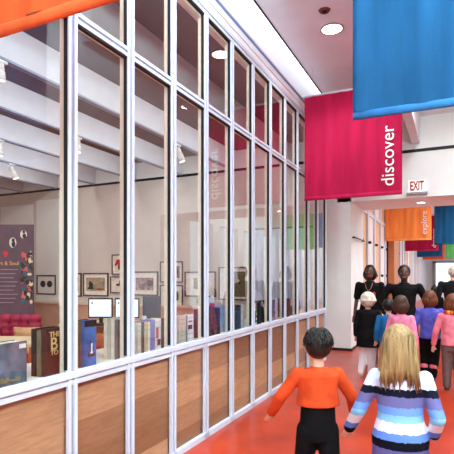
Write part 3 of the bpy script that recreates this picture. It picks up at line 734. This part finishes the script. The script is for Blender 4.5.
for col, lb in [((22, 26, 34), 'black book at the left of the ninth bay'), ((30, 30, 40), 'dark slate book in the middle of the ninth bay'), ((96, 88, 150), 'violet book at the right of the ninth bay')]:
    book(lb, XB, yy, 0.115, 0.16, 0.29, col, 0, 'books in the ninth bay', 0.1, None, True); yy += 0.118
r = book('pink and white patterned book in the tenth bay', XB, 6.45, 0.03, 0.22, 0.28, (214, 170, 200), 0, None, 0.2)
bx('dark_oval_picture', (0.001, 0.004, 0.03, 0.12, 0.12, 0.22), INK, r)
book('rust coloured book right of the pink patterned one', XB, 6.74, 0.09, 0.16, 0.28, (130, 66, 46), 0, None, 0.1, None, True)
book('grey book standing alone in the eleventh bay', XB, 7.15, 0.16, 0.16, 0.14, (128, 124, 124), 0, None, 0.1, None, True)

# ---------------------------------------------------------------- people
def person(label, x, y, rz, H, hd=0.135, sw=0.115, skin=None, arms=None, legs=None, top=None, bottom=None, hair=None, shoes=(24, 22, 24), vox=0.011, extras=None, tilt=(0, 0), face=True, hat=None):
    """one figure facing local -Y. Coordinates are in body heights and scaled by H."""
    r = thing('person', label, 'person', (x, y, 0), rz)
    skin = skin or SKIN
    S = lambda p: Vector(p) * H
    zs = 1 - hd - 0.045; zh = 0.50 if hd < 0.15 else 0.46
    tx, ty = tilt                                       # how far the head leans
    hc = Vector((tx, ty - 0.012, 1 - hd / 2))
    arms = arms or {}
    A = {}
    for s, k in ((1, 'xp'), (-1, 'xn')):
        e, w = arms.get(k, ((s * (sw + .035), .015, zs - .17), (s * (sw + .045), -.03, zs - .30)))
        A[s] = ((s * sw, 0, zs - .015), e, w)
    legs = legs or {}
    Lg = {}
    for s, k in ((1, 'xp'), (-1, 'xn')):
        kn, an = legs.get(k, ((s * .055, -.008, zh * .54), (s * .055, .012, .045)))
        Lg[s] = ((s * .052, 0, zh), kn, an)
    def torso(b, inf=0.0, z0=None, flare=0.0):
        secs = [(zh - .035, .082, .062), (zh + .03, .092, .068), (zh + (zs - zh) * .4, .078, .058), (zh + (zs - zh) * .7, .094, .066), (zs - .02, sw * .96, .060), (zs + .012, sw * .62, .046)]
        if z0 is not None:
            secs = [q for q in secs if q[0] > z0 + .02]
            f0 = secs[0]
            zm = zh + (zs - zh) * .5
            secs = [(z0, max(f0[1], .082), max(f0[2], .062))] + secs
            secs = [(q[0], q[1] + flare * max(0, (zm - q[0]) / (zm - z0)) ** .6, q[2] + flare * max(0, (zm - q[0]) / (zm - z0)) ** .6) for q in secs]
        b.zloft([(S((0, 0.004, z)), (rx + inf) * H, (ry + inf) * H) for z, rx, ry in secs], 22)
    def limb(b, pts, rads, inf=0):
        for i in range(len(pts) - 1): b.cap(S(pts[i]), (rads[i] + inf) * H, S(pts[i + 1]), (rads[i + 1] + inf) * H)
    # ---- body: trunk, limbs, head and hands fused into one surface
    b = MB(); torso(b)
    b.cap(S((0, 0.008, zs)), .034 * H, S((tx * .7, ty * .7, 1 - hd * .8)), .031 * H)
    b.ell(S(hc + Vector((0, .012, .012))), (hd * .37 * H, hd * .46 * H, hd * .46 * H), 20, 14)
    b.ell(S(hc + Vector((0, -.016, -hd * .22))), (hd * .28 * H, hd * .32 * H, hd * .30 * H), 16, 12)
    b.cap(S(hc + Vector((0, -hd * .44, .01))), hd * .045 * H, S(hc + Vector((0, -hd * .50, -hd * .10))), hd * .075 * H)
    for s in (1, -1): b.ell(S(hc + Vector((s * hd * .375, .012, -.005))), (hd * .05 * H, hd * .09 * H, hd * .13 * H), 10, 8)
    for s in (1, -1):
        sh, e, w = A[s]; limb(b, (sh, e, w), (.030, .022, .016))
        d = (Vector(w) - Vector(e)).normalized()
        side = Vector((-s, 0, 0)) - d * Vector((-s, 0, 0)).dot(d); side = side.normalized() if side.length > .1 else Vector((0, -1, 0))
        nrm = d.cross(side).normalized()
        pw = Vector(w) + d * .035
        M = Matrix((side, nrm, d)).transposed()
        b.ell(S(pw), (.021 * H, .010 * H, .030 * H), 12, 8, M)
        fr_ = max(.0052 * H, vox * .62)
        for k in range(4):
            o0 = pw + side * (.0165 - .011 * k) + d * .024
            ln = (.030, .034, .032, .024)[k]
            p1 = o0 + d * ln * .6 + nrm * -.002 * s; p2 = p1 + (d * .8 - nrm * .5 * s).normalized() * ln * .5
            b.cap(S(o0), fr_, S(p1), fr_ * .95); b.cap(S(p1), fr_ * .95, S(p2), fr_ * .8)
        t0 = pw + side * .018 - d * .012; t1 = t0 + (side * .7 + d * .7) * .022; t2 = t1 + d * .018
        b.cap(S(t0), fr_ * 1.2, S(t1), fr_ * 1.1); b.cap(S(t1), fr_ * 1.1, S(t2), fr_ * .9)
        hp, kn, an = Lg[s]; limb(b, (hp, kn, an), (.056, .038, .023))
        b.cap(S(an), .024 * H, S((an[0], an[1] - .075, .018)), .017 * H)
    link('body', blob(b, vox, 4), r).data.materials.append(skin)
    # ---- eyes, brows and lips
    if face:
        for s in (1, -1):
            b = MB(); ec = S(hc + Vector((s * hd * .16, -hd * .385, hd * .02)))
            b.ell(ec, (hd * .055 * H, hd * .045 * H, hd * .032 * H), 12, 8); b.mi = 1; b.ell(ec + Vector((0, -hd * .032 * H, 0)), (hd * .03 * H,) * 3, 10, 8)
            b.build('eye', [mat('eye_white', (170, 162, 154), 0.3), mat('eye_iris', (40, 26, 20), 0.3)], r)
        b = MB(); b.ell(S(hc + Vector((0, -hd * .45, -hd * .245))), (hd * .14 * H, hd * .045 * H, hd * .04 * H), 12, 8); b.build('lips', mat('lips', (150, 74, 70), 0.5), r)
    # ---- clothing
    if bottom:
        kind, m, zt, extra = bottom
        b = MB()
        if kind == 'trousers':
            zb = extra
            b.zloft([(S((0, .004, zh - .05)), .088 * H, .072 * H), (S((0, .004, zh + .03)), .099 * H, .076 * H), (S((0, .004, zt)), .092 * H, .070 * H)], 22)
            for s in (1, -1):
                hp, kn, an = Lg[s]
                t = max(0, min(1, (kn[2] - zb) / max(.01, kn[2] - an[2]))); e = Vector(kn).lerp(Vector(an), t)
                limb(b, (hp, kn, e), (.060, .046, .036), .006)
        else:
            zb, fl = extra
            b.zloft([(S((0, .004, zb)), (.10 + fl) * H, (.085 + fl) * H), (S((0, .004, (zb + zh) / 2)), (.102 + fl * .6) * H, (.085 + fl * .6) * H), (S((0, .004, zh + .03)), .100 * H, .078 * H), (S((0, .004, zt)), .092 * H, .070 * H)], 24)
        link('trousers' if kind == 'trousers' else kind, blob(b, vox, 4), r).data.materials.append(m)
    if top:
        nm, m, z0, fl, sl = top
        b = MB(); torso(b, .014, z0, fl)
        for s in (1, -1):
            sh, e, w = A[s]
            if sl >= 1:
                w2 = Vector(e).lerp(Vector(w), min(1, sl - 1)); limb(b, (sh, e, w2), (.031, .027, .022), .007)
            else:
                e2 = Vector(sh).lerp(Vector(e), sl); limb(b, (sh, e2), (.031, .030), .007)
        b.zloft([(S((0, .006, zs - .02)), .060 * H, .052 * H), (S((0, .006, zs + .028)), .046 * H, .044 * H)], 18)
        link(nm, blob(b, vox, 4), r).data.materials.append(m)
    if shoes:
        for s in (1, -1):
            hp, kn, an = Lg[s]
            b = MB(); b.cap(S((an[0], an[1] + .012, .026)), .026 * H, S((an[0], an[1] - .07, .020)), .020 * H); b.cap(S((an[0], an[1], .03)), .027 * H, S((an[0], an[1], .075)), .026 * H)
            b.box(*(v * H for v in (an[0] - .024, an[0] + .024, an[1] - .088, an[1] + .034, 0.0, .014)))
            link('shoe', blob(b, max(vox * .8, .006), 3), r).data.materials.append(mat('shoe_%d_%d_%d' % shoes, shoes, 0.5))
    # ---- hair
    if hair:
        style, m, ln = hair
        b = MB()
        b.ell(S(hc + Vector((0, .026, .022))), (hd * .44 * H, hd * .47 * H, hd * .50 * H), 20, 14)
        if style == 'long':
            bw = hd * .44
            b.zloft([(S((tx * .4, .050, 1 - hd - ln)), bw * .85 * H, .020 * H), (S((tx * .5, .052, 1 - hd - ln * .5)), bw * 1.06 * H, .030 * H), (S(hc + Vector((0, .045, -hd * .3))), bw * 1.05 * H, .045 * H), (S(hc + Vector((0, .03, .02))), bw * .98 * H, .055 * H)], 20)
            for s in (1, -1): b.cap(S(hc + Vector((s * hd * .40, .008, 0))), .018 * H, S((tx + s * hd * .46, .012, 1 - hd - ln * .5)), .014 * H)
        if style == 'bob':
            b.ell(S(hc + Vector((0, .03, -hd * .12))), (hd * .55 * H, hd * .44 * H, hd * .52 * H), 20, 14)
        if style == 'topknot': b.ell(S(hc + Vector((0, .02, hd * .62))), (hd * .16 * H, hd * .16 * H, hd * .2 * H))
        ho = link('hair', blob(b, vox, 3), r); ho.data.materials.append(m)
        if style == 'short' and vox < .009:
            b = MB(); rnd = random.Random(4)
            for k in range(260):
                a = rnd.uniform(-2.0, 2.0); p = rnd.uniform(.1, 1.25); q = p + rnd.uniform(.35, .6)
                c0 = hc + Vector((0, .026, .022))
                f_ = lambda t, o: c0 + Vector((math.sin(a) * math.sin(t) * (hd * .44 + o), math.cos(a) * math.sin(t) * (hd * .47 + o), math.cos(t) * (hd * .50 + o)))
                b.tube([S(f_(p, -.003)), S(f_((p + q) / 2, .004)), S(f_(q, .003 + rnd.uniform(0, .006)))], [.002 * H, .0045 * H, .0008 * H], 5)
            b.build('hair_strands', m, ho)
        if style == 'long' and H < 1.32 and vox < .009:
            b = MB(); rnd = random.Random(9)
            for k in range(170):
                a = rnd.uniform(-1.25, 1.25); top_ = hc + Vector((math.sin(a) * hd * .42, .026 + math.cos(a) * hd * .46, rnd.uniform(-.02, .06)))
                endz = 1 - hd - ln * rnd.uniform(.6, 1.9); ex = math.sin(a) * hd * rnd.uniform(.40, .56) + rnd.uniform(-.008, .008) + tx * .5
                b.tube([S((tx * .9 + math.sin(a) * .02, .026, 1 + .004 - abs(a) * .006)), S(top_), S((ex * .5 + top_[0] * .5, .078, 1 - hd - ln * .2)), S((ex, .078 + rnd.uniform(-.01, .008), endz))], [.0015 * H, .0042 * H, .005 * H, .0012 * H], 5)
            b.build('hair_strands', m, ho)
    if hat:
        hm, hc2 = hat
        b = MB(); b.ell(S(hc + Vector((0, .014, .016))), (hd * .56 * H, hd * .60 * H, hd * .60 * H), 20, 14)
        ho = link('knit_hat', blob(b, vox, 3), r); ho.data.materials.append(hm)
        b = MB(); rr = hd * .56
        b.ring_loft([[S(hc + Vector((math.cos(2 * PI * k / 20) * (rr + q[0]), .012 + math.sin(2 * PI * k / 20) * (rr + q[0] + .003), q[1]))) for k in range(20)] for q in ((0, -.012), (.008, -.010), (.008, .018), (0, .020))])
        b.build('hat_brim', hc2, ho)
    if extras: extras(r, S, zs, zh, hc, A, Lg)
    return r

def cloth(name, rgb, var=0.12, sc=14): return mat(name, rgb, 0.85, 0, var, sc, 0.15, (1, 1, 1), 0.12)
def hairm(name, rgb): return mat(name, rgb, 0.5, 0, 0.28, 9, 0.3, (7, 7, 0.6), 0.35)
BLK = cloth('black_cloth', (17, 15, 17)); 
HBLACK = hairm('black_hair', (20, 16, 16)); HBROWN = hairm('brown_hair', (72, 44, 28)); HBLOND = hairm('blond_hair', (158, 124, 80)); HGREY = hairm('grey_hair', (196, 180, 164)); HRED = hairm('auburn_hair', (110, 56, 28))

# 1. the girl in the striped jumper, walking away
STR = stripe_mat('striped_knit', [(0.50, (96, 92, 150)), (0.565, (14, 14, 26)), (0.615, (96, 128, 204)), (0.655, (226, 226, 234)), (0.715, (132, 186, 222)), (0.755, (110, 150, 220)), (0.80, (108, 104, 156)), (0.86, (20, 22, 40)), (0.905, (206, 214, 238))])
person('girl with long blond hair in a blue striped jumper walking away in the foreground', -0.285, 2.93, PI + 0.12, 1.245, 0.172, 0.108,
       arms={'xp': ((.185, .0, .60), (.24, -.08, .48)), 'xn': ((-.16, .05, .60), (-.15, -.04, .50))},
       legs={'xp': ((.06, -.03, .25), (.065, .03, .05)), 'xn': ((-.06, .02, .25), (-.065, .05, .06))},
       top=('striped_jumper', STR, 0.375, 0.034, 1.95), bottom=('trousers', cloth('slate_jeans', (46, 44, 62)), .50, .06), hair=('long', HBLOND, .06), vox=.0075, tilt=(.006, -.01))
# 2. the child in orange
ORJ = cloth('orange_jacket', (214, 74, 34), 0.15, 8)
person('dark-haired child in an orange-red jacket and black trousers by the glass', -0.80, 3.02, PI + 0.5, 1.19, 0.172, 0.108,
       arms={'xp': ((.20, -.02, .64), (.24, -.10, .53)), 'xn': ((-.20, -.03, .63), (-.24, -.12, .52))},
       legs={'xp': ((.07, -.05, .26), (.07, .0, .05)), 'xn': ((-.06, .05, .26), (-.06, .08, .07))},
       top=('jacket', ORJ, .60, .012, 1.95), bottom=('trousers', BLK, .63, .05), hair=('short', hairm('dark_hair', (34, 26, 20)), 0), vox=.0075)
# 3. child with the white hat
person('child in a black coat, white knit hat and white tights walking away', -1.20, 7.52, PI, 1.27, 0.165, 0.108,
       arms={}, legs={'xp': ((.06, -.03, .25), (.075, .04, .05)), 'xn': ((-.045, .0, .25), (-.035, -.01, .045))},
       top=('coat', BLK, .36, .045, 1.95), bottom=('tights', cloth('white_tights', (236, 230, 232), 0.04), .5, (.44, 0)) if False else ('trousers', cloth('white_tights', (236, 230, 232), 0.04), .5, .05),
       hair=('short', HBROWN, 0), shoes=(190, 180, 178), hat=(mat('white_knit', (226, 216, 196), 0.9, 0, 0.25, 16), mat('knit_band', (206, 190, 170), 0.9)))
# 4. woman in black
def necklace(r, S, zs, zh, hc, A, Lg):
    b = MB(); b.tube([S((-.04, -.06, zs + .01)), S((-.02, -.085, zs - .05)), S((0, -.09, zs - .07)), S((.02, -.085, zs - .05)), S((.04, -.06, zs + .01))], .005, 6); b.build('necklace', mat('necklace_tan', (150, 110, 80), 0.4), r)
    b = MB(); b.ell(S((.055, -.088, zs - .10)), (.03, .012, .035)); b.ell(S((.035, -.092, zs - .13)), (.02, .012, .02)); b.build('red_brooch', INKR, r)
person('woman in a black short-sleeved dress facing the camera beside the portal', -1.36, 8.72, 0.0, 1.72, 0.135, 0.112, DSKIN,
       arms={'xn': ((-.135, .0, .645), (-.15, -.03, .50)), 'xp': ((.135, .0, .645), (.12, -.06, .52))},
       top=('dress_bodice', BLK, .50, .004, .75), bottom=('skirt', BLK, .56, (.26, .03)), hair=('bob', HBLACK, 0), extras=necklace)
# 5. man in a black coat
person('man in a loose black coat facing the camera beside the woman in black', -0.726, 8.09, 0.05, 1.70, 0.133, 0.132, DSKIN,
       arms={'xn': ((-.215, -.02, .66), (-.155, -.10, .555)), 'xp': ((.205, .01, .66), (.20, -.05, .545))},
       top=('coat', BLK, .34, .035, 1.9), bottom=('trousers', BLK, .55, .05), hair=('short', HBLACK, 0), vox=.012)
# 6. pink top, brown hair
person('brown-haired girl in a pink top in front of the man in the black coat', -0.64, 6.75, PI - 0.3, 1.27, 0.165, 0.106,
       arms={'xn': ((-.15, .02, .60), (-.15, -.03, .46))}, top=('pink_top', cloth('pink_cotton', (240, 140, 170), 0.12), .47, .012, 1.9),
       bottom=('trousers', cloth('rose_trousers', (232, 130, 140)), .5, .05), hair=('bob', HBROWN, 0))
# 7. blue child
person('small child in a teal blue top left of the girl in pink', -0.875, 7.33, PI + 0.2, 1.20, 0.165, 0.106,
       top=('blue_top', cloth('teal_cotton', (34, 108, 164)), .46, .01, 1.9), bottom=('trousers', BLK, .48, .05), hair=('short', HBLACK, 0))
# 8. purple jumper with pink cuffs
def cuffs(r, S, zs, zh, hc, A, Lg):
    for s in (1, -1):
        hp, kn, an = Lg[s]; c = Vector(kn).lerp(Vector(an), .55)
        b = MB(); b.cap(S(c + Vector((0, 0, .022))), .048 * 1.3, S(c - Vector((0, 0, .022))), .046 * 1.3); link('pink_cuff', blob(b, .012, 3), r).data.materials.append(cloth('pink_cuff', (240, 130, 150)))
person('girl in a purple-blue jumper and black trousers with pink cuffs walking away', -0.325, 7.66, PI, 1.315, 0.16, 0.112,
       arms={'xp': ((.155, .02, .60), (.165, -.03, .47)), 'xn': ((-.16, .02, .60), (-.185, -.02, .46))},
       legs={'xp': ((.055, -.02, .25), (.06, .02, .05)), 'xn': ((-.05, .0, .25), (-.035, .03, .05))},
       top=('jumper', cloth('purple_knit', (92, 92, 190), 0.18), .47, .018, 1.95), bottom=('trousers', BLK, .5, .06), hair=('bob', HRED, 0), extras=cuffs)
# 9. pink jacket at the right edge
def scarf(r, S, zs, zh, hc, A, Lg):
    b = MB(); n = 14
    for k in range(n):
        a0, a1 = 2 * PI * k / n, 2 * PI * (k + 1) / n; b.mi = k % 3
        b.cap(S((math.cos(a0) * .062, .004 + math.sin(a0) * .056, zs + .03)), .03, S((math.cos(a1) * .062, .004 + math.sin(a1) * .056, zs + .03)), .03)
    b.mi = 1; b.cap(S((-.05, .07, zs + .02)), .03, S((-.07, .085, zs - .09)), .022)
    b.build('scarf', [cloth('scarf_orange', (244, 120, 40)), cloth('scarf_red', (220, 40, 36)), cloth('scarf_yellow', (246, 206, 90))], r)
person('child in a pink jacket with an orange and red scarf at the right edge', -0.015, 7.1, PI - 0.1, 1.29, 0.165, 0.112,
       arms={'xp': ((.165, .02, .60), (.19, -.02, .46))}, top=('pink_jacket', cloth('rose_pink', (238, 130, 146), 0.15), .47, .02, 1.9),
       bottom=('trousers', cloth('grey_brown_trousers', (110, 84, 80)), .5, .05), hair=('bob', HRED, 0), extras=scarf, shoes=(60, 40, 40))
# 10. white-haired man
person('white-haired man in a dark suit seen from behind at the right edge', -0.01, 10.35, PI, 1.72, 0.133, 0.128,
       top=('suit_jacket', cloth('charcoal_suit', (24, 24, 30)), .42, .012, 1.95), bottom=('trousers', BLK, .55, .05), hair=('short', HGREY, 0))
# 11. far child with topknot
person('distant child in dark clothes with a topknot, left of the white-haired man', -0.41, 12.1, PI, 1.30, 0.16, 0.11,
       top=('dark_top', BLK, .45, .02, 1.9), bottom=('trousers', BLK, .5, .05), hair=('topknot', HBLACK, 0))

# ---------------------------------------------------------------- light
def area(name, loc, rot, sx, sy, power, col=(1, 0.97, 0.93)):
    l = bpy.data.lights.new(name, 'AREA'); l.shape = 'RECTANGLE'; l.size = sx; l.size_y = sy; l.energy = power; l.color = col
    o = bpy.data.objects.new(name, l); C.objects.link(o); o.location = loc; o.rotation_euler = rot
    return o
area('hall_fill', (1.4, -0.6, HC - 0.03), (0, 0, 0), 0.8, 8, 200, (0.88, 0.98, 1.0))  # unseen soft fill added over the near hall
area('fascia_fill', (-0.9, 0.0, HC - 0.05), (0, math.radians(58), 0), 0.3, 6.2, 280, (0.84, 0.91, 1.0))  # unseen fill added to brighten the fascia
def downspot(x, y, z, power, ang=130):
    l = bpy.data.lights.new('downlight_or_fill_beam', 'SPOT'); l.energy = power; l.spot_size = math.radians(ang); l.spot_blend = 0.6; l.shadow_soft_size = 0.12; l.color = (0.92, 0.98, 1.0)
    o = bpy.data.objects.new('downlight_or_fill_beam', l); C.objects.link(o); o.location = (x, y, z - 0.03)
area('cove_lamp', (-2.07, 2.5, 4.98), (0, 0, 0), 0.08, 14, 85, (0.86, 0.92, 1.0))
area('ceiling_fill', (2.0, -0.4, 2.9), (PI, 0, 0), 1.2, 9, 1400, (0.66, 0.95, 1.0))  # unseen upward fill added to whiten the hall ceiling
for x, y, p in ((-1.378, 5.89, 170), (0.07, 7.46, 230), (1.6, 5.9, 260), (1.6, 8.0, 420)): downspot(x, y, HC, p)  # the two right-hand spots are added fill with no fitting
downspot(-0.62, 10.6, 3.085, 90)
for x, p in ((-0.3, 150), (1.3, 190)):      # added fill spots without fittings, brightening the end wall
    downspot(x, 7.6, HC, p, 110); C.objects[-1].rotation_euler = (math.radians(36), 0, 0)
# added fill strips hidden behind each beam, brightening the next beam and the room
for x in (-3.44, -4.80, -6.15, -7.52, -8.88):
    area('beam_fill', (x, 2.6, 4.40), (0, math.radians(25), 0), 0.14, 13, 115, (0.94, 0.97, 1.0))
for yy in (15, 24, 33):
    area('corridor_fill', (1.2, yy, 4.2), (0, 0, 0), 0.8, 6, 260, (0.88, 0.97, 1.0))  # unseen fill added to brighten the far corridor

w = bpy.data.worlds.new('World'); SC.world = w; w.use_nodes = True
bg = w.node_tree.nodes['Background']; bg.inputs['Color'].default_value = (0.80, 0.94, 1.0, 1); bg.inputs['Strength'].default_value = 1.65

# ---------------------------------------------------------------- camera
cam = bpy.data.cameras.new('Camera'); co = bpy.data.objects.new('Camera', cam); C.objects.link(co)
co.location = (0, 0, 1.55); co.rotation_euler = (PI / 2, 0, math.atan(227 / 471.0))
cam.sensor_fit = 'HORIZONTAL'; cam.sensor_width = 36; cam.lens = 36 * 471 / 454.0
cam.shift_y = 49 / 454.0; cam.clip_start = 0.05
SC.camera = co
SC.view_settings.view_transform = 'Standard'; SC.view_settings.look = 'None'; SC.view_settings.gamma = 1; SC.view_settings.exposure = 0.0
SC.view_settings.use_curve_mapping = False
